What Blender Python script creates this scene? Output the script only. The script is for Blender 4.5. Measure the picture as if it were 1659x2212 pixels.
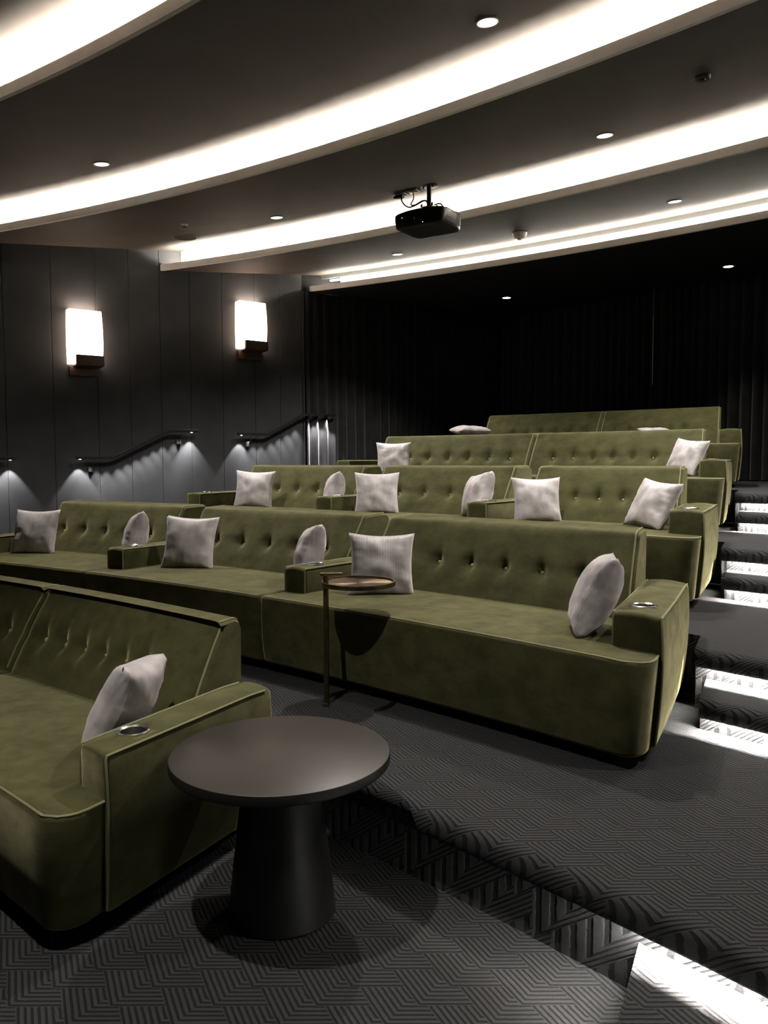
import bpy, bmesh, math, random
from mathutils import Vector, Matrix, noise
random.seed(7)
sc = bpy.context.scene
for o in list(bpy.data.objects): bpy.data.objects.remove(o)
COL = sc.collection
R = math.radians

# ------------------------------------------------------------------ camera
CAM_H, F_PX, PITCH, ROLL = 1.519, 1723.35, R(3.7505), R(-.1761)
cd = bpy.data.cameras.new('camera'); cam = bpy.data.objects.new('camera', cd); COL.objects.link(cam)
cd.sensor_fit = 'VERTICAL'; cd.sensor_height = 36; cd.lens = F_PX/2212*36; cd.clip_start = .05
fwd = Vector((0, math.cos(PITCH), -math.sin(PITCH))); rgt = Vector((1, 0, 0)); up = rgt.cross(fwd)
r2 = rgt*math.cos(ROLL)+up*math.sin(ROLL); u2 = up*math.cos(ROLL)-rgt*math.sin(ROLL)
M = Matrix((r2, u2, -fwd)).transposed().to_4x4(); M.translation = Vector((0, 0, CAM_H)); cam.matrix_world = M
sc.camera = cam

# ------------------------------------------------------------------ world, exposure
w = bpy.data.worlds.new('world'); sc.world = w; w.use_nodes = True
w.node_tree.nodes['Background'].inputs[0].default_value = (.5, .5, .55, 1)
w.node_tree.nodes['Background'].inputs[1].default_value = 0.0
vs = sc.view_settings; vs.view_transform = 'Standard'; vs.look = 'None'; vs.gamma = 1; vs.exposure = 0.0
vs.use_curve_mapping = False
sc.cycles.max_bounces = 6; sc.cycles.diffuse_bounces = 3; sc.cycles.glossy_bounces = 3
DOWNLIGHT_W, COVE_E, STEP_E, RAIL_W, SCONCE_E = 440, 380, 1700, 95, 8

# ------------------------------------------------------------------ plan: everything lies on arcs round one centre
CX, CY = -11.8147, -9.1113
T = .3073                                    # rise from one tier to the next
def P(rho, th, z=0.): return Vector((CX+rho*math.sin(R(th)), CY+rho*math.cos(R(th)), z))
def pol(x, y): return math.hypot(x-CX, y-CY), math.degrees(math.atan2(x-CX, y-CY))
WP, WD = Vector((-2.6905, 10.1058)), Vector((.80982, .58668))         # left wall line
RP, RD = Vector((3.99, 1.48)), Vector((.4311, .9023))                 # right wall line
AP, AD = Vector((1.045, 2.88)), Vector((.445, .8955))                 # left edge of the right aisle
BP, BQ = Vector((1.954, 13.43)), Vector((5.16, 9.9))                  # back wall
BD = (BQ-BP).normalized()
def th_line(lp, ld, rho, far=True):
    d = lp-Vector((CX, CY)); b = d.dot(ld); q = b*b-(d.length_squared-rho*rho)
    if q < 0: q = 0
    s = -b+math.sqrt(q) if far else -b-math.sqrt(q)
    p = lp+ld*s; return pol(p.x, p.y)[1]
def th_wall(rho):
    return th_line(WP, WD, rho, True) if rho > 20 else max(th_line(WP, WD, rho, True), th_line(WP, WD, rho, False)-400) if False else th_line(WP, WD, rho, True)
def th_right(rho): return th_line(RP, RD, rho, True)
def th_aisle(rho): return th_line(AP, AD, rho, True)

# ------------------------------------------------------------------ materials
def mat(name):
    m = bpy.data.materials.new(name); m.use_nodes = True
    return m, m.node_tree.nodes, m.node_tree.links, m.node_tree.nodes['Principled BSDF']
def plain(name, col, rough=.5, metal=0, spec=.5):
    m, n, l, b = mat(name)
    b.inputs['Base Color'].default_value = (*col, 1); b.inputs['Roughness'].default_value = rough
    b.inputs['Metallic'].default_value = metal; b.inputs['Specular IOR Level'].default_value = spec
    return m
def emis(name, col, e):
    m, n, l, b = mat(name); b.inputs['Base Color'].default_value = (*col, 1)
    b.inputs['Emission Color'].default_value = (*col, 1); b.inputs['Emission Strength'].default_value = e
    return m
def noisy(name, c1, c2, scale, rough=.7, bump=.0, bscale=200, detail=6, spec=.3, sheen=0, stint=(1, 1, 1), srough=.4, lo=.35, hi=.65, coords='Object', stretch=None):
    m, n, l, b = mat(name)
    tc = n.new('ShaderNodeTexCoord'); src = tc.outputs[coords]
    if stretch:
        mp = n.new('ShaderNodeMapping'); mp.inputs['Scale'].default_value = stretch; l.new(src, mp.inputs[0]); src = mp.outputs[0]
    nz = n.new('ShaderNodeTexNoise'); nz.inputs['Scale'].default_value = scale; nz.inputs['Detail'].default_value = detail
    l.new(src, nz.inputs['Vector'])
    rp = n.new('ShaderNodeValToRGB'); rp.color_ramp.elements[0].position = lo; rp.color_ramp.elements[1].position = hi
    rp.color_ramp.elements[0].color = (*c1, 1); rp.color_ramp.elements[1].color = (*c2, 1)
    l.new(nz.outputs[0], rp.inputs[0]); l.new(rp.outputs[0], b.inputs['Base Color'])
    b.inputs['Roughness'].default_value = rough; b.inputs['Specular IOR Level'].default_value = spec
    b.inputs['Sheen Weight'].default_value = sheen; b.inputs['Sheen Tint'].default_value = (*stint, 1); b.inputs['Sheen Roughness'].default_value = srough
    if bump:
        n2 = n.new('ShaderNodeTexNoise'); n2.inputs['Scale'].default_value = bscale; n2.inputs['Detail'].default_value = 3
        l.new(src, n2.inputs['Vector'])
        bp = n.new('ShaderNodeBump'); bp.inputs['Strength'].default_value = bump; bp.inputs['Distance'].default_value = .002
        l.new(n2.outputs[0], bp.inputs['Height']); l.new(bp.outputs[0], b.inputs['Normal'])
    return m
def velvet():
    m, n, l, b = mat('green_velvet')
    tc = n.new('ShaderNodeTexCoord'); mp = n.new('ShaderNodeMapping'); mp.inputs['Scale'].default_value = (1, 1, 1.5); l.new(tc.outputs['Object'], mp.inputs[0])
    def nz(scale, det, rough):
        k = n.new('ShaderNodeTexNoise'); k.inputs['Scale'].default_value = scale; k.inputs['Detail'].default_value = det; k.inputs['Roughness'].default_value = rough
        l.new(mp.outputs[0], k.inputs['Vector']); return k.outputs[0]
    a, c = nz(8, 10, .62), nz(150, 3, .6)
    ad = n.new('ShaderNodeMath'); ad.operation = 'MULTIPLY_ADD'; l.new(c, ad.inputs[0]); ad.inputs[1].default_value = .22; l.new(a, ad.inputs[2])
    rp = n.new('ShaderNodeValToRGB'); rp.color_ramp.elements[0].position = .46; rp.color_ramp.elements[1].position = .76
    rp.color_ramp.elements[0].color = (.034, .035, .0125, 1); rp.color_ramp.elements[1].color = (.058, .058, .022, 1)
    l.new(ad.outputs[0], rp.inputs[0]); l.new(rp.outputs[0], b.inputs['Base Color'])
    mr = n.new('ShaderNodeMapRange'); mr.inputs[1].default_value = .46; mr.inputs[2].default_value = .76; mr.inputs[3].default_value = .62; mr.inputs[4].default_value = 1.0
    l.new(ad.outputs[0], mr.inputs[0]); l.new(mr.outputs[0], b.inputs['Sheen Weight'])
    b.inputs['Sheen Tint'].default_value = (.86, .81, .47, 1); b.inputs['Sheen Roughness'].default_value = .36
    b.inputs['Roughness'].default_value = .85; b.inputs['Specular IOR Level'].default_value = .15
    bp = n.new('ShaderNodeBump'); bp.inputs['Strength'].default_value = .2; bp.inputs['Distance'].default_value = .002
    l.new(nz(420, 3, .5), bp.inputs['Height']); l.new(bp.outputs[0], b.inputs['Normal'])
    return m
M_VELVET = velvet()
M_PIPE = plain('green_piping', (.16, .16, .08), .7)
M_BUTTON = plain('green_button', (.30, .30, .15), .6)
M_PLINTH = plain('black_plinth', (.006, .006, .006), .8, 0, .1)
M_STEEL = plain('brushed_steel', (.62, .62, .62), .22, 1)
M_WALL = noisy('dark_wall_panel', (.030, .031, .033), (.040, .041, .043), 3, .62, .12, 500, 4, .25)
M_WALLBACK = plain('wall_core', (.012, .012, .013), .9, 0, .1)
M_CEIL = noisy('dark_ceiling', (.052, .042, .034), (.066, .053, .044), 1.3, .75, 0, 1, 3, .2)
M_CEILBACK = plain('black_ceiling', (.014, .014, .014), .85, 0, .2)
M_LIP = noisy('grey_white_cove_edge', (.80, .79, .77), (.88, .87, .85), 6, .7, .1, 120, 5, .2)
M_BAFFLE = plain('grey_cove_baffle', (.05, .05, .048), .8, 0, .1)
M_TROUGH = plain('white_cove_inside', (.75, .73, .69), .8, 0, .1)
M_CURTAIN = noisy('black_curtain', (.016, .016, .017), (.026, .026, .027), 5, .8, .3, 300, 4, .15, .35, (.55, .5, .5), .4)
M_BLACK = plain('satin_black', (.012, .012, .012), .35)
M_MATTE = plain('matte_black', (.010, .010, .010), .55, 0, .3)
M_PROJ = plain('projector_black', (.012, .0122, .013), .45, 0, .4)
M_PROJ2 = plain('projector_dark_grey', (.022, .022, .023), .65, 0, .2)
M_TABLETOP = plain('table_top_bronze_black', (.019, .016, .0135), .42, 0, .45)
M_TABLELEG = plain('table_leg_black', (.010, .010, .010), .45, 0, .35)
M_WOOD = noisy('dark_walnut', (.035, .017, .010), (.070, .036, .020), 14, .5, .1, 80, 5, .3, stretch=(1, 1, 8))
M_WHITE = plain('white_plastic', (.70, .69, .65), .45)
M_DARKGREY = plain('dark_grey_plastic', (.03, .03, .03), .6)
M_RING = plain('downlight_ring', (.55, .54, .52), .5)
M_LED = emis('downlight_glow', (1, .97, .93), 14)
M_COVE = emis('cove_led', (1, .92, .80), COVE_E); M_COVE2 = emis('cove_led_rear', (1, .92, .80), COVE_E*.42)
M_STEP = emis('step_led', (1, .95, .86), STEP_E)
M_SHADE = emis('sconce_shade_lit', (1, .76, .58), SCONCE_E)
M_RAILLED = emis('rail_led', (1, .98, .95), 25)
M_STANDBY = emis('standby_led', (.9, .9, 1), 2)
# brass with circular brushing (anisotropic)
M_BRASS = noisy('aged_brass', (.13, .10, .062), (.20, .155, .10), 30, .36, 0, 1, 4, .5); M_BRASS.node_tree.nodes['Principled BSDF'].inputs['Metallic'].default_value = 1
m, n, l, b = mat('spun_brass')
b.inputs['Base Color'].default_value = (.29, .22, .15, 1); b.inputs['Metallic'].default_value = 1; b.inputs['Roughness'].default_value = .34
b.inputs['Anisotropic'].default_value = .85
tg = n.new('ShaderNodeTangent'); tg.direction_type = 'RADIAL'; tg.axis = 'Z'; l.new(tg.outputs[0], b.inputs['Tangent'])
M_SPUN = m
# silver-lilac ribbed pillow cloth
m, n, l, b = mat('silver_ribbed_cloth')
tc = n.new('ShaderNodeTexCoord'); nz = n.new('ShaderNodeTexNoise'); nz.inputs['Scale'].default_value = 11; nz.inputs['Detail'].default_value = 8
l.new(tc.outputs['Object'], nz.inputs['Vector'])
rp = n.new('ShaderNodeValToRGB'); rp.color_ramp.elements[0].position = .33; rp.color_ramp.elements[1].position = .68
rp.color_ramp.elements[0].color = (.27, .25, .258, 1); rp.color_ramp.elements[1].color = (.50, .47, .482, 1)
l.new(nz.outputs[0], rp.inputs[0]); l.new(rp.outputs[0], b.inputs['Base Color'])
wv = n.new('ShaderNodeTexWave'); wv.bands_direction = 'X'; wv.inputs['Scale'].default_value = 34; wv.inputs['Distortion'].default_value = .4
l.new(tc.outputs['Object'], wv.inputs['Vector'])
bp = n.new('ShaderNodeBump'); bp.inputs['Strength'].default_value = .35; bp.inputs['Distance'].default_value = .002
l.new(wv.outputs['Fac'], bp.inputs['Height']); l.new(bp.outputs[0], b.inputs['Normal'])
b.inputs['Roughness'].default_value = .48; b.inputs['Sheen Weight'].default_value = .4; b.inputs['Sheen Tint'].default_value = (.9, .85, .9, 1)
M_PILLOW = m
# carpet: staggered nested L-shaped ribs
def carpet():
    m, n, l, b = mat('charcoal_rib_carpet')
    def mth(op, a, c=None, d=None):
        k = n.new('ShaderNodeMath'); k.operation = op
        for i, v in enumerate((a, c, d)):
            if v is None: continue
            if isinstance(v, (int, float)): k.inputs[i].default_value = v
            else: l.new(v, k.inputs[i])
        return k.outputs[0]
    g = n.new('ShaderNodeNewGeometry'); sx = n.new('ShaderNodeSeparateXYZ'); l.new(g.outputs['Position'], sx.inputs[0])
    X, Y, Z = sx.outputs
    dp, dq, wc, wd = .131, .087, .287, .0193
    q = mth('ADD', mth('MULTIPLY', Y, 1/.906), mth('MULTIPLY', Z, 1.08))
    p = mth('ADD', X, mth('MULTIPLY', Y, .467))
    j = mth('FLOOR', mth('DIVIDE', q, dq))
    pp = mth('FLOORED_MODULO', mth('SUBTRACT', p, mth('MULTIPLY', j, dp)), wc)
    fq = mth('FLOORED_MODULO', q, dq)
    up_ = mth('LESS_THAN', pp, dp)
    p1 = mth('SUBTRACT', pp, mth('MULTIPLY', mth('SUBTRACT', 1.0, up_), dp))
    h = mth('ADD', fq, mth('MULTIPLY', up_, dq))
    v = mth('GREATER_THAN', h, p1)
    s = mth('ADD', mth('MULTIPLY', v, p1), mth('MULTIPLY', mth('SUBTRACT', 1.0, v), h))
    wob = n.new('ShaderNodeTexNoise'); wob.inputs['Scale'].default_value = 60
    l.new(g.outputs['Position'], wob.inputs['Vector'])
    ph = mth('ADD', mth('DIVIDE', s, wd), mth('MULTIPLY', wob.outputs[0], .22))
    tri = mth('ABSOLUTE', mth('SUBTRACT', mth('FRACT', ph), .5))      # 0 groove .. .5 rib
    mr = n.new('ShaderNodeMapRange'); mr.inputs[1].default_value = .12; mr.inputs[2].default_value = .26; mr.interpolation_type = 'SMOOTHSTEP'
    l.new(tri, mr.inputs[0])
    mx = n.new('ShaderNodeMix'); mx.data_type = 'RGBA'
    mx.inputs[6].default_value = (.0180, .0180, .0190, 1); mx.inputs[7].default_value = (.0485, .0485, .0510, 1)
    l.new(mr.outputs[0], mx.inputs[0])
    tw = n.new('ShaderNodeTexNoise'); tw.inputs['Scale'].default_value = 420; tw.inputs['Detail'].default_value = 2
    l.new(g.outputs['Position'], tw.inputs['Vector'])
    mm = n.new('ShaderNodeMix'); mm.data_type = 'RGBA'; mm.blend_type = 'MULTIPLY'; mm.inputs[0].default_value = .5
    l.new(mx.outputs[2], mm.inputs[6]); l.new(tw.outputs[0], mm.inputs[7]); l.new(mm.outputs[2], b.inputs['Base Color'])
    bp = n.new('ShaderNodeBump'); bp.inputs['Strength'].default_value = .7; bp.inputs['Distance'].default_value = .005
    hh = mth('ADD', mr.outputs[0], mth('MULTIPLY', tw.outputs[0], .35))
    l.new(hh, bp.inputs['Height']); l.new(bp.outputs[0], b.inputs['Normal'])
    b.inputs['Roughness'].default_value = .95; b.inputs['Specular IOR Level'].default_value = .1
    return m
M_CARPET = carpet()

# ------------------------------------------------------------------ helpers
def tag(o, label=None, cat=None, group=None, kind=None):
    if label: o['label'] = label
    if cat: o['category'] = cat
    if group: o['group'] = group
    if kind: o['kind'] = kind
    return o
def empty(name, loc=(0, 0, 0), rz=0):
    o = bpy.data.objects.new(name, None); COL.objects.link(o); o.location = loc; o.rotation_euler[2] = rz; o.empty_display_size = .1
    return o
def mesh(name, verts, faces, m, parent=None, smooth=True, angle=None, recalc=True, mats=None, fm=None, origin=None):
    me = bpy.data.meshes.new(name)
    if origin is not None: verts = [Vector(v)-Vector(origin) for v in verts]
    me.from_pydata([tuple(v) for v in verts], [], faces)
    for k in (mats or [m]): me.materials.append(k)
    if fm: me.polygons.foreach_set('material_index', fm)
    if recalc:
        bm = bmesh.new(); bm.from_mesh(me); bmesh.ops.remove_doubles(bm, verts=bm.verts[:], dist=1e-5); bmesh.ops.recalc_face_normals(bm, faces=bm.faces[:]); bm.to_mesh(me); bm.free()
    if smooth: me.shade_smooth()
    if smooth and angle is not None: me.set_sharp_from_angle(angle=R(angle))
    o = bpy.data.objects.new(name, me); COL.objects.link(o)
    if origin is not None: o.location = origin
    if parent is not None: o.parent = parent
    return o
class MB:
    def __init__(s): s.v = []; s.f = []
    def add(s, vs, fs):
        k = len(s.v); s.v += [Vector(x) for x in vs]; s.f += [tuple(i+k for i in f) for f in fs]; return s
    def grid(s, rows, closed_u=False, closed_v=False):     # rows: list of lists of points
        k = len(s.v); nr, nc = len(rows), len(rows[0])
        for r in rows: s.v += [Vector(p) for p in r]
        for i in range(nr if closed_u else nr-1):
            for j in range(nc if closed_v else nc-1):
                a, b_ = k+i*nc+j, k+i*nc+(j+1) % nc; c, d = k+((i+1) % nr)*nc+(j+1) % nc, k+((i+1) % nr)*nc+j
                s.f.append((a, b_, c, d))
        return s
    def cap(s, pts): k = len(s.v); s.v += [Vector(p) for p in pts]; s.f.append(tuple(range(k, k+len(pts)))); return s
    def tube(s, pts, r, n=8, closed=False, cap=True):
        pts = [Vector(p) for p in pts]; rows = []; N = len(pts); prev = None
        for i, p in enumerate(pts):
            a = pts[(i-1) % N] if (i > 0 or closed) else p; b_ = pts[(i+1) % N] if (i < N-1 or closed) else p
            t = (b_-a).normalized()
            if prev is None:
                x = t.orthogonal().normalized()
            else:
                x = (prev-t*prev.dot(t)).normalized()
            prev = x; y = t.cross(x)
            rr = r[i] if isinstance(r, (list, tuple)) else r
            rows.append([p+(x*math.cos(2*math.pi*q/n)+y*math.sin(2*math.pi*q/n))*rr for q in range(n)])
        s.grid(rows, closed_u=closed, closed_v=True)
        if cap and not closed: s.cap(rows[0]); s.cap(rows[-1])
        return s
    def lathe(s, prof, c=(0, 0, 0), n=32, axis=None):
        c = Vector(c)
        s.grid([[c+Vector((r*math.cos(2*math.pi*q/n), r*math.sin(2*math.pi*q/n), z)) for q in range(n)] for r, z in prof], closed_v=True)
        return s
    def box(s, c, d, mtx=None):
        c = Vector(c); vs = []
        for x in (-1, 1):
            for y in (-1, 1):
                for z in (-1, 1):
                    q = Vector((x*d[0]/2, y*d[1]/2, z*d[2]/2)); vs.append(c+(mtx @ q if mtx else q))
        return s.add(vs, [(0, 1, 3, 2), (4, 6, 7, 5), (0, 4, 5, 1), (2, 3, 7, 6), (0, 2, 6, 4), (1, 5, 7, 3)])
    def rbox(s, c, d, r, n=2, mtx=None):
        vs, fs = rbox_data(d, r, (1, 1, 1)); c = Vector(c)
        return s.add([c+(mtx @ v if mtx else v) for v in vs], fs)
    def build(s, name, m, parent=None, smooth=True, angle=35, **k): return mesh(name, s.v, s.f, m, parent, smooth, angle, **k)
def axis_samples(h, r, n):
    a = [-h, -h+r*.59, -h+r]; c = [-h+r+(2*h-2*r)*i/n for i in range(1, n)]
    return a+c+[h-r, h-r*.59, h]
def rbox_data(d, r, n):
    """rounded box centred on 0: corner arcs + n spans per axis"""
    H = [x/2 for x in d]; S = [axis_samples(H[i], r, n[i]) for i in range(3)]
    idx = {}; vs = []; fs = []
    def vid(p):
        k = tuple(round(x, 6) for x in p)
        if k not in idx:
            inner = Vector([max(-(H[i]-r), min(H[i]-r, p[i])) for i in range(3)]); q = Vector(p)-inner
            idx[k] = len(vs); vs.append(inner+q.normalized()*r if q.length > 1e-9 else Vector(p))
        return idx[k]
    for ax in range(3):
        a, b_ = (ax+1) % 3, (ax+2) % 3
        for sg in (-1, 1):
            for i in range(len(S[a])-1):
                for j in range(len(S[b_])-1):
                    q = []
                    for (x, y) in ((i, j), (i+1, j), (i+1, j+1), (i, j+1)):
                        p = [0, 0, 0]; p[ax] = sg*H[ax]; p[a] = S[a][x]; p[b_] = S[b_][y]; q.append(vid(p))
                    fs.append(tuple(q) if sg > 0 else tuple(reversed(q)))
    return vs, fs
def lamp(name, kind, loc, watts, color=(1, .95, .88), parent=None, **k):
    d = bpy.data.lights.new(name, kind); d.energy = watts; d.color = color
    for a, v in k.items(): setattr(d, a, v)
    o = bpy.data.objects.new(name, d); COL.objects.link(o); o.location = loc
    if parent: o.parent = parent
    return o
def frange(a, b_, n): return [a+(b_-a)*i/n for i in range(n+1)]

# ------------------------------------------------------------------ ceiling: rising panels stepping down at curved coves
RL = [15.23, 17.1973, 19.1416, 21.1978, 23.0952]
ZL, ZT = 3.8643, 3.936
SLOPE = .118
def ceil_z(rho):
    k = max([0]+[i for i in range(len(RL)) if RL[i] <= rho+1e-6])
    if k == len(RL)-1: return ZL
    return ZL+SLOPE*(rho-RL[k])
def arc(rho, z, n=60, a=None, b_=None):
    a = th_wall(rho) if a is None else a; b_ = th_right(rho) if b_ is None else b_
    return [P(rho, t, z) for t in frange(a, b_, n)]
TR = .24
for k in range(len(RL)):
    last = k == len(RL)-1
    r0 = RL[k]; r1 = 28.5 if last else RL[k+1]+(.46 if k == len(RL)-2 else TR)
    nr = 6
    rows = []
    for i in range(nr+1):
        ra_ = 12.3 if k == 0 else r0+.03
        rr = ra_+(r1-ra_)*i/nr
        rows.append(arc(rr, ZL if last else ZL+SLOPE*(rr-r0)))
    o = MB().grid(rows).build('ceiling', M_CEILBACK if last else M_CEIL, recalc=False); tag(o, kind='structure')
    if k == 0: continue
    # the light-coloured upstand edge, trough floor and trough back
    lw = .46 if last else TR
    zc = ZL+SLOPE*(r0+lw-RL[k-1]) if k else ZT+.15
    prof = [(r0+.03, ZL), (r0, ZL), (r0, ZT), (r0+.025, ZT), (r0+.025, ZT-.035), (r0+lw, ZT-.035)]
    o = MB().grid([arc(a, b_) for a, b_ in prof]).build('trim_%d' % k, M_LIP, angle=30, recalc=False); tag(o, kind='structure')
    MB().grid([arc(r0+lw, ZT-.035), arc(r0+lw, zc)]).build('cove_back', M_TROUGH, o, recalc=False)
    if last:      # the last cove is doubled: a second grey baffle stands inside the slot
        rb = r0+.17
        MB().grid([arc(rb+.02, 4.055), arc(rb, 4.055), arc(rb, 4.122), arc(rb+.02, 4.122)], closed_u=True).build('baffle', M_BAFFLE, o, angle=30)
        a0 = th_wall(rb)+.15; 
    names = ['first', 'second', 'third', 'fourth', 'fifth', 'sixth', 'seventh']
    rl = r0+.075
    a, b_ = th_wall(rl)+.4, th_right(rl)-.1
    q = [(rl-.015, ZT-.030), (rl+.015, ZT-.030), (rl+.015, ZT-.018), (rl-.015, ZT-.018)]
    o = MB().grid([[P(x, t, z) for t in frange(a, b_, 80)] for x, z in q], closed_u=True).build('cove_light', M_COVE2 if last else M_COVE, angle=30)
    tag(o, 'warm white light strip hidden in the %s curved ceiling cove from the screen' % {1: 'most forward', 2: 'second', 3: 'third', 4: 'rearmost'}[k], 'light strip')
    if last:
        q = [(rb+.05, 4.03), (rb+.08, 4.03), (rb+.08, 4.045), (rb+.05, 4.045)]
        o = MB().grid([[P(x, t, z) for t in frange(a, b_, 80)] for x, z in q], closed_u=True).build('cove_light', M_COVE2, angle=30)
        tag(o, 'warm white light strip behind the grey baffle of the rearmost cove', 'light strip')

# ------------------------------------------------------------------ left wall with vertical panels, right, front and back walls
WN = Vector((WD.y, -WD.x))                     # into the room
def WPT(s, off, z): p = WP+WD*s+WN*off; return Vector((p.x, p.y, z))
S_END = 1.925; S_CORNER = 5.735
s_front = -12.4
wl = MB().grid([[WPT(s_front, -.03, -.4), WPT(S_CORNER+.3, -.03, -.4)], [WPT(s_front, -.03, 5), WPT(S_CORNER+.3, -.03, 5)]]).build('wall_left', M_WALLBACK, recalc=False)
tag(wl, kind='structure')
seams = [S_END, 1.573, 1.195, .725, .282, -.107, -.494, -.885, -1.39, -1.901]
while seams[-1] > s_front+.5: seams.append(seams[-1]-.45)
for i in range(len(seams)-1):
    s1, s0 = seams[i]-.0013, seams[i+1]+.0013; mb = MB()
    c = [(s0, -.028), (s0, -.003), (s0+.003, 0), (s1-.003, 0), (s1, -.003), (s1, -.028)]
    mb.grid([[WPT(s, o_, z) for s, o_ in c] for z in (-.35, 4.6)]).build('panel', M_WALL, wl, smooth=False, recalc=False)
o = MB().grid([[WPT(s, o_, z) for s, o_ in ((S_END+.003, -.03), (S_END+.003, .012), (S_END+.03, .012), (S_END+.03, -.03))] for z in (-.3, 3.86)]).build('trim_8', M_LIP, smooth=False)
o.data.materials[0] = M_WALL; tag(o, kind='structure')
def plainwall(name, pts, m):
    o = MB().grid([[Vector((x, y, -.4)) for x, y in pts], [Vector((x, y, 5)) for x, y in pts]]).build(name, m, recalc=False); tag(o, kind='structure'); return o
rb0, rb1 = RP+RD*-9, RP+RD*9.5
plainwall('wall_right', [tuple(rb0), tuple(rb1)], M_WALL)
bend = BP+BD*8.2
plainwall('wall_back', [tuple(BP-BD*.3), tuple(bend)], M_WALLBACK)
plainwall('wall_front', [tuple(P(12.4, t).to_2d()) for t in frange(30, 78, 20)], M_WALL)

# ------------------------------------------------------------------ carpeted tiers and aisle steps
NOSE = [None, 16.79, 18.50, 20.17, 21.72]
ROWF = [15.73, 17.57, 19.33, 21.13, 22.83]
DEP = 1.20
def nosed(name, zt, zb, tha, thb, r0, r1, n, thick, parent=None):
    """slab with a rounded, overhanging nose; tha, thb give the side angles for a radius"""
    rc = .045; rec = .075; zl = zb
    prof = [(r0+rec, zl), (r0+rec, zt-thick+.036), (r0+.024, zt-thick+.036), (r0+.022, zt-thick), (r0+.010, zt-thick), (r0, zt-thick+.012)]
    for i in range(7):
        a = R(90*i/6); prof.append((r0+rc-rc*math.cos(a), zt-rc+rc*math.sin(a)))
    prof += [(r0+rc+(r1-r0-rc)*i/3, zt) for i in (1, 2, 3)]
    rows = [[P(rr, tha(rr)+(thb(rr)-tha(rr))*i/n, z) for i in range(n+1)] for rr, z in prof]
    mb = MB().grid(rows)
    for e in (0, -1): mb.cap([r[e] for r in rows]+[Vector((rows[-1][e].x, rows[-1][e].y, zb))])
    return mb.build(name, M_CARPET, parent, angle=40)
# tier 0
rows = [[P(rr, th_wall(rr)+(th_right(rr)-th_wall(rr))*i/30, 0) for i in range(31)] for rr in frange(12.3, 16.95, 8)]
fl = MB().grid(rows).build('floor', M_CARPET, recalc=False); tag(fl, kind='structure')
for k in (1, 2, 3, 4):
    zt, zb = k*T, (k-1)*T
    if k == 1:
        o = nosed('floor', zt, zb, th_wall, th_right, NOSE[1], 18.9, 40, .088)
        tag(o, kind='structure')
    else:
        rb = ROWF[k-1]+DEP+.03
        rend = [0, 0, 20.7, 22.5, 28][k]
        if k == 4:
            rows = [[P(rr, th_wall(rr)+(th_right(rr)-th_wall(rr))*i/30, zt) for i in range(31)] for rr in frange(rb, rend, 6)]
        else:
            rows = [[P(rr, th_wall(rr)+(th_right(rr)-th_wall(rr))*i/30, zt) for i in range(31)] for rr in frange(rb, rend, 3)]
        rows = [[Vector((v.x, v.y, zb)) for v in rows[0]]]+rows
        o = MB().grid(rows).build('floor', M_CARPET, angle=30, recalc=False); tag(o, kind='structure')
        o = nosed('floor_step', zt, zb, th_aisle, th_right, NOSE[k], rb, 14, .088); tag(o, kind='structure')
# intermediate aisle steps + the light strips under every nose
def th_half(k):
    off = {1: .0, 2: .05, 3: .04, 4: .04}[k]
    lp = AP+Vector((AD.y, -AD.x))*off
    if k == 1: lp = Vector((.718, 2.175)); ld = Vector((.43, .903))
    else: ld = AD
    return lambda rr: th_line(lp, ld, rr, True)
ordn = ['', 'lowest', 'second lowest', 'third lowest', 'highest']
for k in (1, 2, 3, 4):
    zt = (k-.5)*T; zb = (k-1)*T; th = th_half(k)
    o = nosed('floor_step', zt, zb, th, th_right, NOSE[k]-.285, NOSE[k]+.08, 14, .082); tag(o, kind='structure')
    for rn, z, nm, f in ((NOSE[k], k*T-.088, 'tier edge', th), (NOSE[k]-.285, zt-.082, 'half step', th)):
        ra = rn+.055; z += .036
        a, b_ = (f(ra)+.03 if k == 1 else th_aisle(ra)+.2) if nm == 'tier edge' else f(ra)+.10, th_right(ra)-.1
        q = [(ra-.008, z-.008), (ra+.008, z-.008), (ra+.008, z-.001), (ra-.008, z-.001)]
        o = MB().grid([[P(x, t, zz) for t in frange(a, b_, 24)] for x, zz in q], closed_u=True).build('step_light', M_STEP, angle=30)
        tag(o, 'thin bright strip light under the carpeted nose of the %s aisle %s' % (ordn[k], nm), 'light strip')

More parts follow.
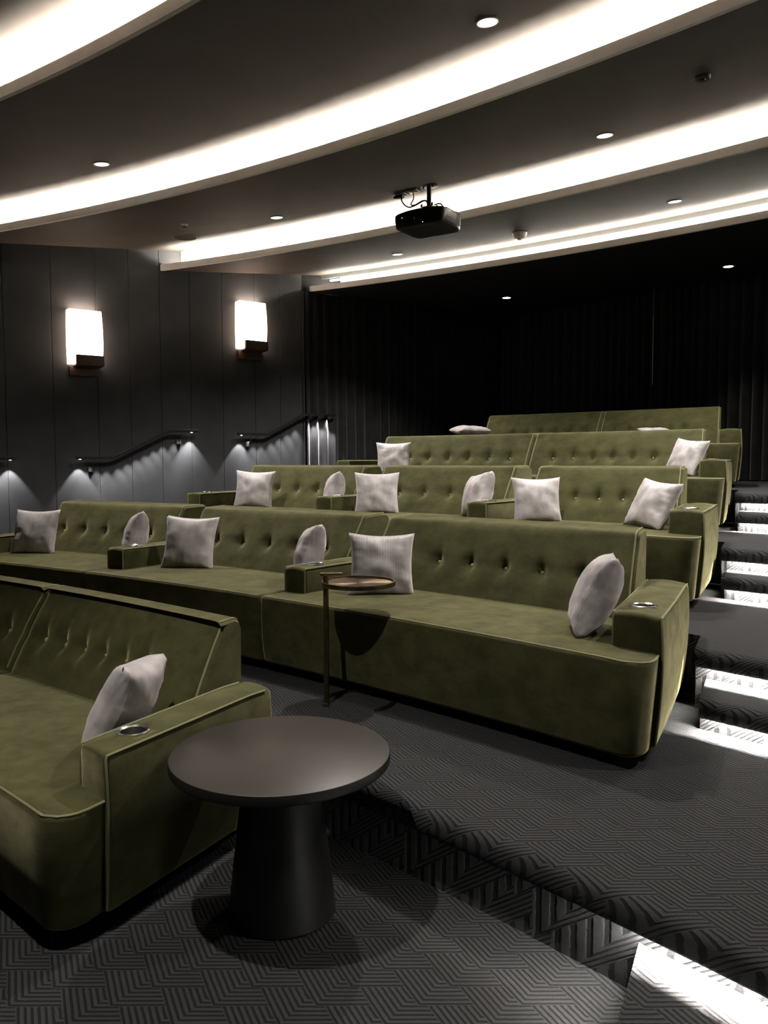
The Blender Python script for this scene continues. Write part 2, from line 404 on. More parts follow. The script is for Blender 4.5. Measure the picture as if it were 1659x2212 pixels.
# ------------------------------------------------------------------ sofas
def sofa(row, th0, th1, label, buttons, armL=True, endR=False, endL=False, shear=.30, dep=DEP, rf=None, backL=None, backR=None, top=.845, group=None, cupL=True, cupR=True):
    rf = rf or ROWF[row-1]; z0 = (row-1)*T
    L = R(th1-th0)*rf; AW = .172; AWR = .172 if row == 1 else .212; AF = .19
    org = P(rf+dep*.5, (th0+th1)/2, z0)
    def mp(a, v, z):
        u = max(0, min(1, a/L)); sR = shear*v*(u*u*(3-2*u)) if endR else 0
        rho = rf+v; return P(rho, th0+math.degrees((a-sR)/rf), z0+z)
    root = empty('sofa', org)
    tag(root, label, 'sofa', group)
    def part(name, mb_or, m, parent=None, angle=38):
        vs, fs = mb_or
        pl = parent.matrix_local.translation if parent else Vector()
        o = mesh(name, [Vector(v)-org for v in vs], fs, m, parent or root, True, angle, recalc=True)
        return o
    def rb(a0, a1, v0, v1, zz0, zz1, r, fn=None, na=None, nv=None):
        na = na or max(1, int((a1-a0)/.12))
        vs, fs = rbox_data((a1-a0, v1-v0, zz1-zz0), r, (na, nv or max(1, int((v1-v0)/.12)), max(1, int((zz1-zz0)/.1))))
        out = []
        for p in vs:
            a, v, z = p.x+(a0+a1)/2, p.y+(v0+v1)/2, p.z+(zz0+zz1)/2
            if fn: a, v, z = fn(a, v, z)
            out.append(mp(a, v, z))
        return out, fs
    # plinth
    part('plinth', rb(.03, L-(.16 if endR else .03), .10, dep-.04, 0.0, .075, .01), M_PLINTH)
    # upholstered seat body
    def body(a, v, z):
        t = max(0, (z-.05)/.39)
        if endR:
            rc = .13
            if a > L-rc and v < rc:
                x, y = a-(L-rc), rc-v; d = max(x, y); q = math.hypot(x, y); rr_ = .022
                if d > rc-.024:
                    dz = min(z-.052, .443-z); d = rc-(rr_-math.sqrt(max(0, rr_*rr_-(rr_-dz)**2)) if dz < rr_ else 0)
                if q > 1e-6: a, v = L-rc+x/q*d, rc-y/q*d
            a -= .035*(1-t)*max(0, (a/L-.8)/.2)**2
        v += (1-t)**2*.02*(1 if v < .3 else 0)
        if z > .4: z += .012*math.sin(math.pi*min(1, max(0, a/L)))*math.sin(math.pi*min(1, max(0, v/.8)))
        if v < .05: v -= .008*math.sin(math.pi*t)
        return a, v, z
    e0, e1 = .002, (L-.004 if endR else L-.002)
    part('seat', rb(e0, e1, 0, dep-.03, .052, .443, .022, body, int(L/.035), 32 if endR else None), M_VELVET)
    pts = [mp(*body(a, .012, .437)) for a in frange(e0+.02, e1-.02, 24)]
    if endR: pts += [mp(*body(e1-.004, v, .437)) for v in frange(.06, AF, 4)]
    sp = MB().tube(pts, .0055, 6); part('piping', (sp.v, sp.f), M_PIPE)
    # arms
    def arm(a0, a1, outer, cup):
        z_0 = .055 if outer else .425
        def af(a, v, z):
            if z > .5: z += .010*math.sin(math.pi*(a-a0)/(a1-a0)) - .012*max(0, (v-(dep-.2))/.2)**2
            if outer: a += (.012*math.sin(math.pi*min(1, max(0, (z-.05)/.53))) if a > (a0+a1)/2 else 0)*(1 if endR else -1)
            if outer and endR and z < .44: a -= .02*(1-(z-.05)/.39)
            return a, v, z
        vs, fs = rb(a0, a1, AF, dep-.004, z_0, .585, .022, af, 3)
        ao = part('armrest', (vs, fs), M_VELVET)
        ca, cv = (a0+a1)/2, AF+.175
        if cup:
            c = mp(ca, cv, .59); cr = .046
            cut = MB().lathe([(cr, -.09), (cr, .05)], c, 28); cut.cap(cut.v[:28]); cut.cap(cut.v[28:56])
            co = mesh('cutter', [v-org for v in cut.v], cut.f, M_STEEL, root)
            md = ao.modifiers.new('b', 'BOOLEAN'); md.object = co; md.operation = 'DIFFERENCE'; md.solver = 'EXACT'
            ao['_cut'] = 1; CUTS.append((ao, co))
            h = MB().lathe([(cr-.004, -.088), (cr-.003, 0.004), (cr+.004, .0085), (cr+.010, .006), (cr+.011, -.003), (cr-.001, -.004), (cr-.001, -.088)], c, 32)
            h.cap([c+Vector((.043*math.cos(2*math.pi*q/24), .043*math.sin(2*math.pi*q/24), -.085)) for q in range(24)])
            ho = part('cup_holder', (h.v, h.f), M_STEEL, ao); ho['label'] = 'round polished steel cup holder'
        # piping round the front edge and along the top edges
        zt = .583
        for aa in (a0+.004, a1-.004):
            path = [mp(*af(aa, AF+.004, z)) for z in frange(z_0+.02, zt-.012, 6)]+[mp(*af(aa, AF+.008, zt))]+[mp(*af(aa, v, zt+.001)) for v in frange(AF+.03, dep-.05, 8)]
            tb = MB().tube(path, .0048, 6); part('piping', (tb.v, tb.f), M_PIPE, ao)
        return ao
    if armL: arm(.004, AW, endL, cupL)
    if endR: arm(L-AWR, L+.006, True, cupR)
    # backrest with tufted front
    a0 = AW+.012 if armL else .006
    a1 = L-AWR-.012 if endR else L-.006
    zb_, zt = .43, top
    prof = []
    for i in range(15): t = i/14; prof.append((.70+.225*t+.012*math.sin(math.pi*t)*-1, zb_+(zt-.03-zb_)*t, 1))
    prof += [(.932, zt-.012, 0), (.945, zt-.002, 0), (.965, zt+.003, 0), (dep-.14, zt+.006, 0), (dep-.08, zt+.008, 0), (dep-.045, zt+.008, 0), (dep-.02, zt-.002, 0), (dep-.006, zt-.03, 0), (dep-.004, .6, 0), (dep-.004, .06, 0), (dep-.1, .06, 0), (dep-.1, zb_, 0)]
    zbtn = .618
    ab = [R(t-th0)*rf for t in buttons]
    def tuft(a, z):
        d = 0
        for x in ab:
            dx, dz = a-x, z-zbtn; rr = math.hypot(dx, dz)
            d += .038*math.exp(-(rr/.038)**2)+.012*math.exp(-(rr/.085)**2)
            d += .010*math.exp(-(dx/.014)**2)*math.exp(-((dz-.05)/.05)**2)
        if ab and min(ab)-.18 < a < max(ab)+.18: d += .006*math.exp(-((z-zbtn)/.02)**2)
        return d
    na = max(20, int((a1-a0)/.022)); rows = []
    for i in range(na+1):
        a = a0+(a1-a0)*i/na; e = min(i, na-i); ins = {0: .016, 1: .004}.get(e, 0)
        aa = a
        row = []
        for v, z, f in prof:
            bul = .012*math.sin(math.pi*(i/na)) if f else 0
            vv, zz = v, z
            if f:
                nx, nz = -.88, .47; k = tuft(a, z)
                vv -= nx*(k-bul)*1; zz -= nz*(k-bul)*.6
            cv_, cz_ = dep-.16, .5
            L_ = math.hypot(vv-cv_, zz-cz_); s_ = 1-ins/max(L_, .1)
            row.append(mp(aa, cv_+(vv-cv_)*s_, cz_+(zz-cz_)*s_))
        rows.append(row)
    bm_ = MB().grid(rows, closed_v=True); bm_.cap(rows[0]); bm_.cap(rows[-1])
    bo = part('backrest', (bm_.v, bm_.f), M_VELVET, angle=50)
    for i in (1, na-1):
        pp = MB().tube(rows[i][1:24], .0052, 6); part('piping', (pp.v, pp.f), M_PIPE, bo)
    for x in ab:
        t = (zbtn-zb_)/(zt-.03-zb_); c = mp(x, .70+.225*t+.030, zbtn-.015)
        o_, q_ = mp(x, 0, 0), mp(x, 1, 0); nd = ((o_-q_).normalized()*.88+Vector((0, 0, .47))).normalized()
        rot = nd.to_track_quat('Z', 'Y').to_matrix()
        bt = MB().lathe([(.0005, .010), (.007, .0092), (.0115, .006), (.013, 0), (.012, -.004)], (0, 0, 0), 14)
        part('button', ([c+rot @ v for v in bt.v], bt.f), M_BUTTON, bo)
    return root, mp
CUTS = []
def seq(a, st, n): return [a+st*i for i in range(n)]
GR = ['front row sofas', 'second row sofas', 'third row sofas', 'fourth row sofas', 'back row sofas']
sofa(1, 31.0, 37.0, 'green velvet front row sofa without arms, joined to the one by the round table', seq(32.0, .71, 7), False, dep=1.055, group=GR[0], shear=.26)
sofa(1, 37.0, 43.53, 'green velvet front row sofa with its arm against the round black table', seq(37.5, .72, 6), False, True, dep=1.055, group=GR[0], shear=.26)
sofa(2, 28.25, 33.6, 'green velvet second row sofa at the end beside the panelled wall', seq(29.38, .83, 5), True, endL=True, group=GR[1])
sofa(2, 33.6, 39.2, 'green velvet middle sofa of the second row, between its two neighbours', seq(34.22, .83, 6), True, group=GR[1])
sofa(2, 39.2, 46.8, 'long green velvet second row sofa behind the small brass tray table', seq(40.62, .885, 6), True, True, shear=.35, group=GR[1])
sofa(3, 30.5, 35.1, 'green velvet third row sofa at the end beside the panelled wall', seq(31.6, .69, 5), True, endL=True, group=GR[2])
sofa(3, 35.1, 39.55, 'green velvet middle sofa of the third row, between its two neighbours', seq(36.37, .75, 4), True, group=GR[2])
sofa(3, 39.55, 44.85, 'green velvet third row sofa beside the lit aisle steps', seq(40.7, .68, 5), True, True, group=GR[2])
sofa(4, 31.95, 37.42, 'green velvet fourth row sofa at the curtain end, one white pillow on it', seq(33.5, .66, 6), True, endL=True, group=GR[3], top=.868)
sofa(4, 37.42, 43.28, 'green velvet fourth row sofa beside the lit aisle steps', seq(38.12, .635, 6), False, True, group=GR[3], top=.868)
sofa(5, 33.3, 37.54, 'green velvet back row sofa at the curtain end, a pillow lying on its arm', seq(34.8, .46, 6), True, endL=True, group=GR[4], top=.866)
sofa(5, 37.54, 42.08, 'green velvet back row sofa beside the aisle, nearest the black back curtain', seq(38.0, .48, 6), False, True, group=GR[4], top=.866)
# apply the cup holder cuts
dg = bpy.context.evaluated_depsgraph_get(); dg.update()
for ao, co in CUTS:
    me = bpy.data.meshes.new_from_object(ao.evaluated_get(dg)); old = ao.data; ao.modifiers.clear(); ao.data = me; del ao['_cut']
for ao, co in CUTS: bpy.data.objects.remove(co)

# ------------------------------------------------------------------ pillows
def pillow(x, y, z, yaw, lean, label, size=.41, roll=0, th=.072, seed=0, group=None, flat=False):
    """stands on its lower edge at (x,y,z); yaw = direction its face looks (deg from -Y towards +X)"""
    rnd = random.Random(seed); N = 26; hw = size/2; vs = []; fs = []
    ph = [rnd.uniform(0, 6.28) for _ in range(6)]
    def pt(i, j, sgn):
        u, v = -1+2*i/N, -1+2*j/N
        ed = (max(0, 1-u*u)**.5)*(max(0, 1-v*v)**.5)
        px = u*hw*(1-.10*(1-v*v)); py = v*hw*(1-.10*(1-u*u))
        t = th*ed**.75
        nv_ = Vector((u*2.2+seed*7.1, v*2.2, sgn*3.0+seed))
        wr = ed**.5*(.010*noise.noise(nv_)+.010*noise.noise(Vector((u*3+seed*3.7, v*9, 5.0+sgn)))*(abs(u)**2)+.010*noise.noise(Vector((u*9+seed, v*3, 9.0+sgn)))*(abs(v)**2))
        return Vector((px, py, sgn*(t+wr)+.006*math.sin(2.2*u+ph[5])*ed))
    ids = {}
    for sgn in (1, -1):
        for i in range(N+1):
            for j in range(N+1):
                border = i in (0, N) or j in (0, N)
                k = (i, j) if border else (i, j, sgn)
                if k not in ids: ids[k] = len(vs); vs.append(pt(i, j, sgn))
        for i in range(N):
            for j in range(N):
                q = []
                for (a, b_) in ((i, j), (i+1, j), (i+1, j+1), (i, j+1)):
                    q.append(ids[(a, b_)] if (a in (0, N) or b_ in (0, N)) else ids[(a, b_, sgn)])
                fs.append(tuple(q) if sgn > 0 else tuple(reversed(q)))
    if flat:
        rot = Matrix.Rotation(R(yaw), 3, 'Z') @ Matrix.Rotation(R(lean), 3, 'X')
        c = Vector((x, y, z+th*.92))
    else:
        rot = Matrix.Rotation(R(yaw), 3, 'Z') @ Matrix.Rotation(R(-lean), 3, 'X') @ Matrix.Rotation(R(90), 3, 'X') @ Matrix.Rotation(R(roll), 3, 'Z')
        zs = [(rot @ v).z for v in vs]; c = Vector((x, y, z-min(zs)-.030)); inv = rot.transposed()
        for i, v in enumerate(vs):           # the lower edge settles flat on the seat
            wv_ = rot @ v+c
            if wv_.z < z: vs[i] = inv @ (Vector((wv_.x, wv_.y, z-.002))-c)
    me = bpy.data.meshes.new('pillow'); me.from_pydata([tuple(v) for v in vs], [], fs); me.materials.append(M_PILLOW); me.shade_smooth()
    o = bpy.data.objects.new('pillow', me); COL.objects.link(o)
    m4 = rot.to_4x4(); m4.translation = c; o.matrix_world = m4
    tag(o, label, 'pillow', group)
    return o
def seat_z(row): return (row-1)*T+.452
# (row, theta, v from seat front, yaw, lean, roll, label)
def put(row, ang, v, yaw, lean, roll, label, size=.41, seed=0, **k):
    p = P(ROWF[row-1]+v, ang); return pillow(p.x, p.y, seat_z(row), yaw, lean, label, size, roll, seed=seed, **k)
GP = ['', 'pillows on the front row', 'pillows on the second row', 'pillows on the third row', 'pillows on the fourth row', 'pillows on the back row']
put(1, 41.98, .48, -100, 24, 6, 'silver ribbed pillow on the front row sofa beside the round table', .37, 1, th=.092)
put(2, 29.58, .50, -10, 16, 0, 'silver pillow at the wall end of the second row sofa nearest the wall', .40, 2, group=GP[2])
put(2, 33.1, .58, -72, 16, 10, 'silver pillow turned side-on behind the arm of the second row wall sofa', .37, 3, group=GP[2], th=.092)
put(2, 35.2, .52, -8, 16, -2, 'silver pillow facing forward on the middle sofa of the second row', .40, 4, group=GP[2])
put(2, 38.72, .56, -78, 18, 8, 'silver pillow turned side-on at the far arm of the second row middle sofa', .37, 5, group=GP[2], th=.092)
put(2, 40.85, .47, 2, 16, -1, 'bright silver ribbed pillow just behind the small brass tray table', .38, 6, group=GP[2])
put(2, 45.25, .40, -104, 25, 3, 'silver pillow slumped against the aisle arm of the long second row sofa', .39, 7, group=GP[2], th=.092)
put(3, 32.15, .52, -6, 16, -2, 'pale silver pillow at the wall end of the third row sofa by the wall', .39, 8, group=GP[3])
put(3, 34.75, .60, -84, 14, 6, 'silver pillow turned side-on on the third row sofa by the wall', .36, 9, group=GP[3], th=.092)
put(3, 36.35, .50, -2, 16, 0, 'silver pillow facing forward on the middle sofa of the third row', .39, 10, group=GP[3])
put(3, 39.15, .56, -75, 18, 8, 'silver pillow turned side-on at the far arm of the third row middle sofa', .37, 11, group=GP[3], th=.092)
put(3, 40.83, .46, 2, 16, 0, 'large bright silver pillow facing forward on the third row aisle sofa', .365, 12, group=GP[3])
put(3, 43.38, .46, -64, 26, -6, 'silver pillow slumped by the aisle arm of the third row sofa', .36, 13, group=GP[3])
put(4, 33.45, .50, 0, 18, 0, 'bright white-silver pillow at the curtain end of the fourth row', .39, 14, group=GP[4])
put(4, 41.95, .48, -62, 24, -6, 'silver pillow slumped by the aisle arm of the fourth row sofa', .36, 15, group=GP[4])
p = P(ROWF[4]+.42, 33.75); pillow(p.x, p.y, 4*T+.592, 12, 4, 'silver pillow lying flat on the arm at the curtain end of the back row', .44, th=.07, seed=16, group=GP[5], flat=True)
p = P(ROWF[4]+.45, 39.7); pillow(p.x, p.y, 4*T+.488, 20, 24, 'silver pillow half hidden on the back row sofa, leaning on its backrest', .40, th=.06, seed=17, group=GP[5], flat=True)

# ------------------------------------------------------------------ round black table
tx, ty = -.348, 2.61
t = empty('round_table', (tx, ty, 0)); tag(t, 'round black table with thick disc top on a flared cone pedestal', 'table')
MB().lathe([(.001, .550), (.362, .550), (.3645, .5485)], n=96).build('table_top', M_TABLETOP, t, recalc=False)
MB().lathe([(.3645, .5485), (.366, .546), (.366, .520), (.362, .515), (.30, .513), (.001, .513)], n=96).build('edge_band', M_TABLELEG, t)
MB().lathe([(.001, .0), (.174, .0), (.180, .006), (.178, .03), (.124, .50), (.122, .513), (.001, .513)], n=64).build('pedestal', M_TABLELEG, t)

# ------------------------------------------------------------------ brass tray table
px, py = -.287, 3.89; zf = T
t = empty('tray_table', (px, py, zf)); tag(t, 'small brass tray table on a slim post, standing before the second row', 'side table')
tc_ = Vector((.158, .045, 0))
MB().lathe([(.001, .600), (.171, .600), (.174, .602), (.175, .612), (.185, .612), (.186, .608), (.186, .592), (.182, .590), (.001, .592)], n=72).build('tray', M_BRASS, t).location = tc_
MB().lathe([(.001, .6015), (.171, .6015)], n=72).build('tray_surface', M_SPUN, t, recalc=False).location = tc_
MB().tube([(0, 0, .005), (0, 0, .645)], .0135, 16).build('post', M_BRASS, t)
MB().rbox((.028, .006, .652), (.115, .026, .016), .006).build('handle', M_BRASS, t)
ring = MB(); a0, a1 = R(-62), R(208)
rows = []
for q in frange(a0, a1, 48):
    ca, sa = math.cos(q), math.sin(q)
    rows.append([tc_+Vector((ca*r_, sa*r_, z_)) for r_, z_ in ((.163, .001), (.187, .001), (.187, .010), (.163, .010))])
ring.grid(rows, closed_v=True); ring.cap(rows[0]); ring.cap(rows[-1])
ring.build('base_ring', M_BRASS, t, angle=30)

# ------------------------------------------------------------------ wall sconces
def sconce(s0, s1, z0, z1, label):
    c = WPT((s0+s1)/2, 0, z0); t = empty('wall_sconce', c, math.atan2(WD.y, WD.x))   # local x along the wall, -y into the room
    tag(t, label, 'wall lamp', 'sconces on the panelled wall'); W = s1-s0; H = z1-z0; D = .13
    rows = []
    for i in range(17):        # bowed front, open box shade
        f = i/16; z = H*f; bow = 1+.05*math.sin(math.pi*(.15+.8*f)); d = D*(1+.18*math.sin(math.pi*f))
        rows.append([Vector((-W/2*bow, -.004, z)), Vector((-W/2*bow, -d, z)), Vector((-W/4, -d-.006, z)), Vector((0, -d-.008, z)), Vector((W/4, -d-.006, z)), Vector((W/2*bow, -d, z)), Vector((W/2*bow, -.004, z))])
    o = MB().grid(rows); o.cap(rows[0]); o.build('lamp_shade', M_SHADE, t, angle=30); 
    wb = MB().rbox((.030, -D-.038, .040), (W-.045, .045, .120), .006).rbox((.030, -.075, -.014), (W-.05, .14, .024), .005)
    wb.build('wooden_bracket', M_WOOD, t)
    MB().rbox((-.005, -.02, -.075), (W*.9, .036, .11), .004).build('wall_plate', M_WOOD, t)
    L_ = lamp('sconce_lamp', 'AREA', (0, -.075, H+.01), 4, (1, .80, .66), t, shape='RECTANGLE', size=W*.8, size_y=.1); L_.rotation_euler = (R(180), 0, 0)
    return t
sconce(-1.225, -.862, 2.64, 3.262, 'lit paper sconce with dark wood bracket, nearer the front of the wall')
sconce(.918, 1.292, 2.985, 3.595, 'lit paper sconce with dark wood bracket, next to the black curtain')

# ------------------------------------------------------------------ handrails with lights underneath
def rail(pts, label, brackets, spots, strip):
    OFF = .08
    c = WPT(pts[0][0], 0, pts[0][1]); t = empty('handrail', c); tag(t, label, 'handrail', 'handrails along the panelled wall')
    W_ = lambda s, z, off=OFF: WPT(s, off, z)-c
    path = []
    for i, (s, z) in enumerate(pts):
        if 0 < i < len(pts)-1:
            for q in (-.03, 0, .03):
                a = pts[i-1] if q < 0 else pts[i+1]; d = math.hypot(a[0]-s, a[1]-z); path.append(W_(s+(a[0]-s)*abs(q)/d, z+(a[1]-z)*abs(q)/d))
        else: path.append(W_(s, z))
    # rail: rounded bar
    rows = []
    for i, p in enumerate(path):
        rows.append([p+Vector((WN.x*a, WN.y*a, b_)) for a, b_ in ((-.018, -.010), (-.018, .012), (-.010, .020), (.010, .020), (.018, .012), (.018, -.010), (.012, -.016), (-.012, -.016))])
    mb = MB().grid(rows, closed_v=True); mb.cap(rows[0]); mb.cap(rows[-1]); mb.build('rail', M_BLACK, t, angle=40)
    for s, z in brackets:
        br = MB().tube([W_(s, z-.015), W_(s-.01, z-.07), W_(s-.02, z-.115, .045)], .006, 8)
        o = br.build('bracket', M_BLACK, t)
        MB().rbox(W_(s-.025, z-.135, .02), (.05, .05, .07), .008).build('bracket_plate', M_BLACK, o)
    for s, z in spots:
        MB().lathe([(.001, -.019), (.012, -.019), (.012, -.014)], W_(s, z), 14).build('rail_spot', M_RAILLED, t)
        lamp('rail_spot_light', 'SPOT', W_(s, z-.022), RAIL_W*.5, (1, .97, .96), t, spot_size=R(74), spot_blend=.35, shadow_soft_size=.008)
    for (sa, za), (sb, zb_) in strip:
        n = max(2, int(math.hypot(sb-sa, zb_-za)/.14))
        for i in range(n+1):
            f = (i+.5)/(n+1); lamp('rail_led_light', 'SPOT', W_(sa+(sb-sa)*f, za+(zb_-za)*f-.022), RAIL_W*.33, (1, .97, .97), t, spot_size=R(60), spot_blend=.7, shadow_soft_size=.01)
    return t
rail([(-3.6, 1.22), (-2.75, 1.22), (-2.35, 1.545), (-1.84, 1.545)], 'black handrail with under-light on the wall beside the second row', [(-2.1, 1.545)], [(-1.89, 1.545)], [((-2.35, 1.545), (-1.95, 1.545))])
rail([(-1.18, 1.552), (-.746, 1.552), (-.031, 1.889), (.33, 1.889)], 'black sloping handrail below and beside the forward wall sconce', [(-.97, 1.552), (.125, 1.889)], [(-1.135, 1.552), (.248, 1.889)], [((-1.10, 1.552), (-.75, 1.552)), ((-.72, 1.56), (-.05, 1.88)), ((0, 1.889), (.28, 1.889))])
rail([(.89, 1.864), (1.327, 1.864), (1.90, 2.15), (2.40, 2.155)], 'black sloping handrail under the rear sconce, running onto the curtain', [(1.085, 1.864)], [(.94, 1.864)], [((.98, 1.864), (1.32, 1.864)), ((1.36, 1.88), (1.86, 2.13)), ((1.97, 2.15), (2.36, 2.155)), ((1.97, 2.15), (2.36, 2.155)), ((1.97, 2.15), (2.36, 2.155))])

# ------------------------------------------------------------------ curtains
def curtain(p0, d, length, z0, z1, nrm, label, name, seed):
    rnd = random.Random(seed); xs = []; s = 0; ph = 0; pts = []
    N = int(length/.014); amp = .03; lam = .13
    for i in range(N+1):
        s = length*i/N; ph += 2*math.pi*(length/N)/lam
        if rnd.random() < .06: lam = rnd.uniform(.10, .17); amp = rnd.uniform(.024, .034)
        pts.append((s, .04+amp*math.sin(ph)+.004*math.sin(2.3*ph)))
    rows = []
    for zf in frange(0, 1, 5):
        z = z0+(z1-z0)*zf; k = 1.12-.3*zf
        rows.append([Vector((p0.x+d.x*a+nrm.x*(b_*k-.02), p0.y+d.y*a+nrm.y*(b_*k-.02), z)) for a, b_ in pts])
    o = MB().grid(rows).build(name, M_CURTAIN, recalc=False, angle=None); tag(o, label, 'curtain', )
    return o
c0 = WP+WD*(S_END+.035)
curtain(c0, WD, S_CORNER-S_END-.12, 3*T+.02, ZL-.01, WN, 'black pleated curtain along the side wall behind the handrail end', 'curtain', 3)
BN = Vector((BD.y, -BD.x));
if BN.dot(Vector((0, 0))-BP) < 0: BN = -BN
curtain(BP+BD*.03, BD, 8.0, 4*T+.015, ZL-.01, BN, 'black pleated curtain across the back wall behind the last sofas', 'curtain', 5)
# hanging draw rod in front of the back curtain
def on_back(kx, off):        # plan point on the back wall seen under slope kx = X/Y, moved off into the room
    b0 = BP+BN*off; s = (kx*b0.y-b0.x)/(BD.x-kx*BD.y); return b0+BD*s
q = on_back((1405-829.5)/F_PX, .2)
o = MB().tube([(q.x, q.y, 2.55), (q.x, q.y, 3.48)], .006, 8).tube([(q.x, q.y, 3.46), (q.x, q.y, ZL-.01)], .0025, 6).build('curtain_rod', M_WHITE)
tag(o, 'thin pale draw rod hanging in front of the black back curtain', 'rod')

# ------------------------------------------------------------------ ceiling fixtures
def slope_rot(th):      # local z = ceiling normal (down side handled by geometry), local x tangential
    rad = Vector((math.sin(R(th)), math.cos(R(th)), 0)); tan = Vector((math.cos(R(th)), -math.sin(R(th)), 0))
    return rad, tan
def downlight(rho, th, label, group='ceiling downlights', watts=DOWNLIGHT_W, spot=78):
    z = ceil_z(rho); p = P(rho, th, z)
    t = empty('downlight', p); tag(t, label, 'downlight', group)
    rad, tan = slope_rot(th); sl = 0 if rho > RL[-1] else math.atan(SLOPE)
    t.rotation_euler = Matrix((tan, rad*math.cos(sl)+Vector((0, 0, math.sin(sl))), tan.cross(rad*math.cos(sl)+Vector((0, 0, math.sin(sl)))))).transposed().to_euler()
    MB().lathe([(.066, .002), (.067, -.006), (.059, -.008), (.056, -.002)], n=28).build('trim_ring', M_RING, t)
    MB().lathe([(.001, -.0045), (.057, -.0045)], n=28).build('lens', M_LED, t)
    L_ = lamp('downlight_lamp', 'SPOT', p-Vector((0, 0, .03)), watts, (1, .93, .84), None, spot_size=R(spot), spot_blend=.9, shadow_soft_size=.03)
    L_.parent = t; L_.matrix_parent_inverse = t.matrix_basis.inverted()
    return t
for rho, th, lb in ((18.62, 30.42, 'round white downlight over the wall end of the second row'), (18.62, 41.83, 'bright round downlight over the back of the long second row sofa'),
                    (20.58, 31.36, 'round white downlight beside the round ceiling grille'), (20.58, 41.15, 'round white downlight between the projector and the dark ceiling detector'),
                    (22.46, 32.26, 'round downlight in the rear panel nearest the curtain wall'), (22.46, 40.69, 'round downlight in the rear panel over the aisle side'),
                    (24.92, 33.09, 'round downlight in the black rear ceiling above the curtain end'), (24.88, 40.11, 'round downlight in the black rear ceiling above the aisle end'),
                    (15.47, 44.35, 'round downlight above the round black table'), 
                    (18.62, 53.2, 'round downlight above the aisle beside the second row'), (20.58, 48.0, 'round downlight above the aisle beside the third row'), (22.46, 46.6, 'round downlight above the aisle beside the fourth row')):
    downlight(rho, th, lb, watts=DOWNLIGHT_W*(.22 if rho > 24 else .95 if rho < 16 else 1), spot=60 if rho > 24 else 96 if rho < 16 else 116)
def on_ceiling(name, rho, th, label, cat, parts):
    z = ceil_z(rho); t = empty(name, P(rho, th, z)); tag(t, label, cat)
    for nm, prof, m in parts: MB().lathe(prof, n=32).build(nm, m, t)
    return t
on_ceiling('ceiling_detector', 19.98, 43.93, 'small dark round detector on the ceiling panel above the aisle', 'detector', [('body', [(.05, .03), (.05, -.012), (.044, -.022), (.001, -.024)], M_DARKGREY), ('lens', [(.02, -.023), (.018, -.03), (.001, -.031)], M_BLACK)])
on_ceiling('sprinkler', 20.15, 28.89, 'small white sprinkler head near the round ceiling grille', 'sprinkler', [('rosette', [(.04, .02), (.04, -.004), (.022, -.012), (.001, -.012)], M_WHITE), ('head', [(.010, -.01), (.010, -.03), (.020, -.032), (.001, -.034)], M_STEEL)])
on_ceiling('ceiling_grille', 20.66, 27.6, 'flat round brown grille on the ceiling where the cove meets the wall', 'grille', [('frame', [(.14, .03), (.14, -.008), (.13, -.013), (.126, -.008)], M_DARKGREY), ('grille_face', [(.127, -.008), (.001, -.010)], M_CEIL)])
t = on_ceiling('smoke_detector', 22.43, 36.41, 'white domed smoke detector on the ceiling behind the projector', 'smoke detector', [('base', [(.085, .03), (.085, -.012), (.075, -.018)], M_DARKGREY), ('dome', [(.082, -.014), (.080, -.030), (.066, -.058), (.045, -.068), (.001, -.070)], M_WHITE), ('sensor', [(.022, -.068), (.020, -.085), (.001, -.088)], M_WHITE)])

# ------------------------------------------------------------------ projector on its ceiling mount
pc = Vector((.426, 7.55, 3.634)); yaw = math.atan2(-.549, .836)
t = empty('projector', pc, yaw); tag(t, 'black video projector hanging from a ceiling mount between two coves', 'projector')
vs, fs = rbox_data((.525, .40, .160), .03, (6, 6, 2))
def pj(v):
    x, y, z = v.x, v.y, v.z+.075
    if y > .02: x *= 1-.10*((y-.02)/.16)**2
    x *= 1-.06*max(0, (.06-z)/.06)
    y -= .018*(1-(x/.24)**2) if y < 0 else 0
    if z > .13: z -= .012*abs(x/.24)**3
    return Vector((x, y, z))
body = mesh('body', [pj(v) for v in vs], fs, M_PROJ, t, True, 40)
MB().lathe([(.001, .0), (.052, .0), (.060, -.004), (.066, -.016), (.066, -.03)], n=32).build('lens_bezel', M_BLACK, body).matrix_local = Matrix.Translation((.0, -.222, .085)) @ Matrix.Rotation(R(90), 4, 'X')
MB().lathe([(.001, .012), (.02, .010), (.034, .004), (.040, -.004)], n=28).build('lens', plain('lens_glass', (.01, .01, .014), .05, 0, .8), body).matrix_local = Matrix.Translation((.0, -.220, .085)) @ Matrix.Rotation(R(90), 4, 'X')
MB().rbox((.2585, -.02, .082), (.006, .27, .115), .003).build('side_panel', M_PROJ2, body)
for i in range(9): MB().rbox((.262, -.12+.025*i, .062), (.004, .006, .060), .0015).build('vent_slat', M_PROJ, body)
MB().rbox((.262, -.10, .118), (.003, .075, .022), .001).build('sticker', M_WHITE, body)['label'] = 'small pale printed sticker'
for x, z in ((-.16, .09), (.06, .02)): MB().lathe([(.001, 0), (.004, 0)], n=10).build('status_light', M_STANDBY, body).matrix_local = Matrix.Translation((x, -.2185, z)) @ Matrix.Rotation(R(90), 4, 'X')
zc = ceil_z(pol(pc.x, pc.y)[0])-pc.z
MB().tube([(0, 0, .15), (0, 0, zc)], .022, 16).build('mount_pole', M_BLACK, t)
mt = MB().rbox((0, 0, .165), (.14, .14, .012), .004).rbox((0, 0, .20), (.10, .09, .035), .006).build('mount_bracket', M_BLACK, t)
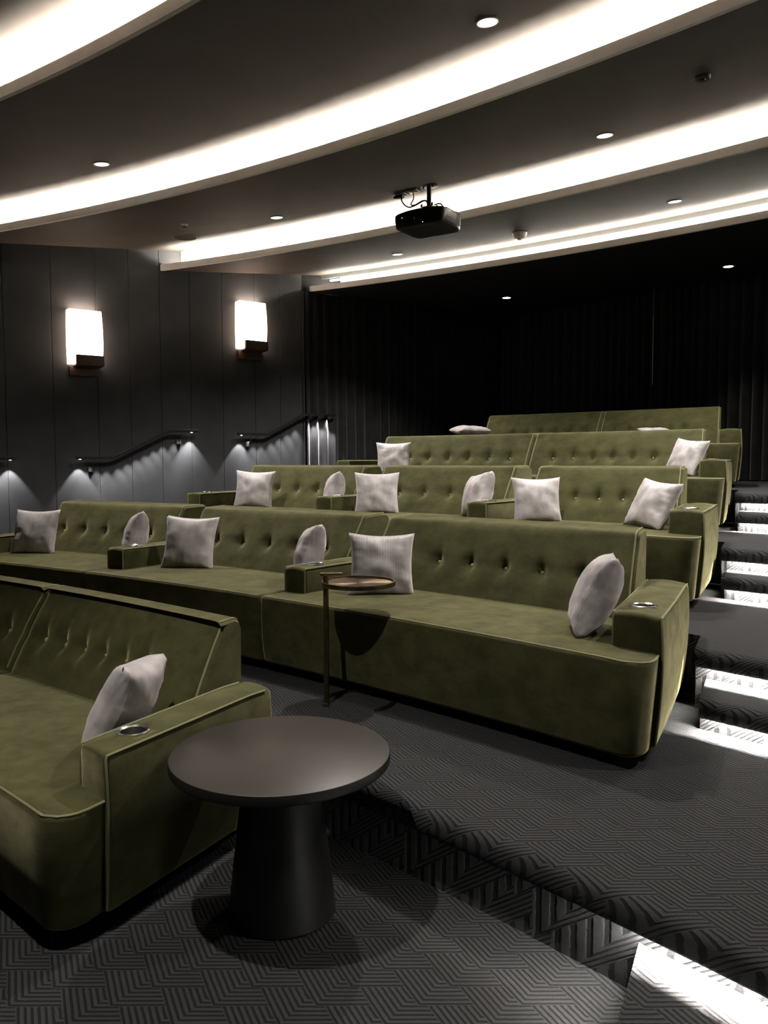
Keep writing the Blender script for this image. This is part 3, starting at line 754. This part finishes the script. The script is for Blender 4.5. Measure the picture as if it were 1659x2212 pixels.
for a in range(4):
    q = R(45+90*a); MB().tube([(math.cos(q)*.04, math.sin(q)*.04, .17), (math.cos(q)*.13, math.sin(q)*.12, .172), (math.cos(q)*.14, math.sin(q)*.13, .145)], .007, 8).build('arm', M_BLACK, mt)
for x, y in ((.06, -.05), (-.06, .05), (.055, .05), (-.05, -.05)): MB().lathe([(.011, -.012), (.011, .012), (.001, .013)], (x, y, .222), 10).build('knob', M_STEEL, mt)
MB().lathe([(.085, zc+.01), (.085, zc-.004), (.075, zc-.010), (.001, zc-.010)], n=28).build('ceiling_plate', M_BLACK, t)
for x in (-.05, .05): MB().lathe([(.008, zc-.01), (.008, zc-.028), (.001, zc-.03)], (x, -.02, 0), 8).build('bolt', M_BLACK, t)
for x0, y0 in ((-.19, .03), (-.33, .05)):
    MB().rbox((x0, y0, zc-.006), (.11, .09, .022), .004).build('socket_plate', M_STEEL, t)
for i, pts in enumerate((((-.33, .04, zc-.02), (-.31, .03, zc-.09), (-.24, .02, zc-.15), (-.15, .0, zc-.155), (-.04, .0, zc-.13), (.0, .03, .2)),
                         ((-.19, .03, zc-.02), (-.185, .03, zc-.08), (-.21, .02, zc-.13), (-.15, .0, zc-.15), (-.05, .02, zc-.12), (.02, .05, .19)),
                         ((.04, .03, .235), (.09, .05, .245), (.12, .08, .20), (.15, .14, .16), (.17, .19, .13)),
                         ((.10, .12, .16), (.16, .15, .185), (.21, .17, .17), (.20, .19, .12)))):
    sm = []
    for k in range(len(pts)-1):
        for f in (0, .33, .66):
            p0 = Vector(pts[max(0, k-1)]); p1 = Vector(pts[k]); p2 = Vector(pts[k+1]); p3 = Vector(pts[min(len(pts)-1, k+2)])
            sm.append(.5*((2*p1)+(p2-p0)*f+(2*p0-5*p1+4*p2-p3)*f*f+(3*p1-p0-3*p2+p3)*f**3))
    sm.append(Vector(pts[-1])); MB().tube(sm, .0065, 8).build('cable', M_MATTE, t)
MB().rbox((-.36, .05, zc-.028), (.10, .05, .02), .004).build('plug', M_BLACK, t)
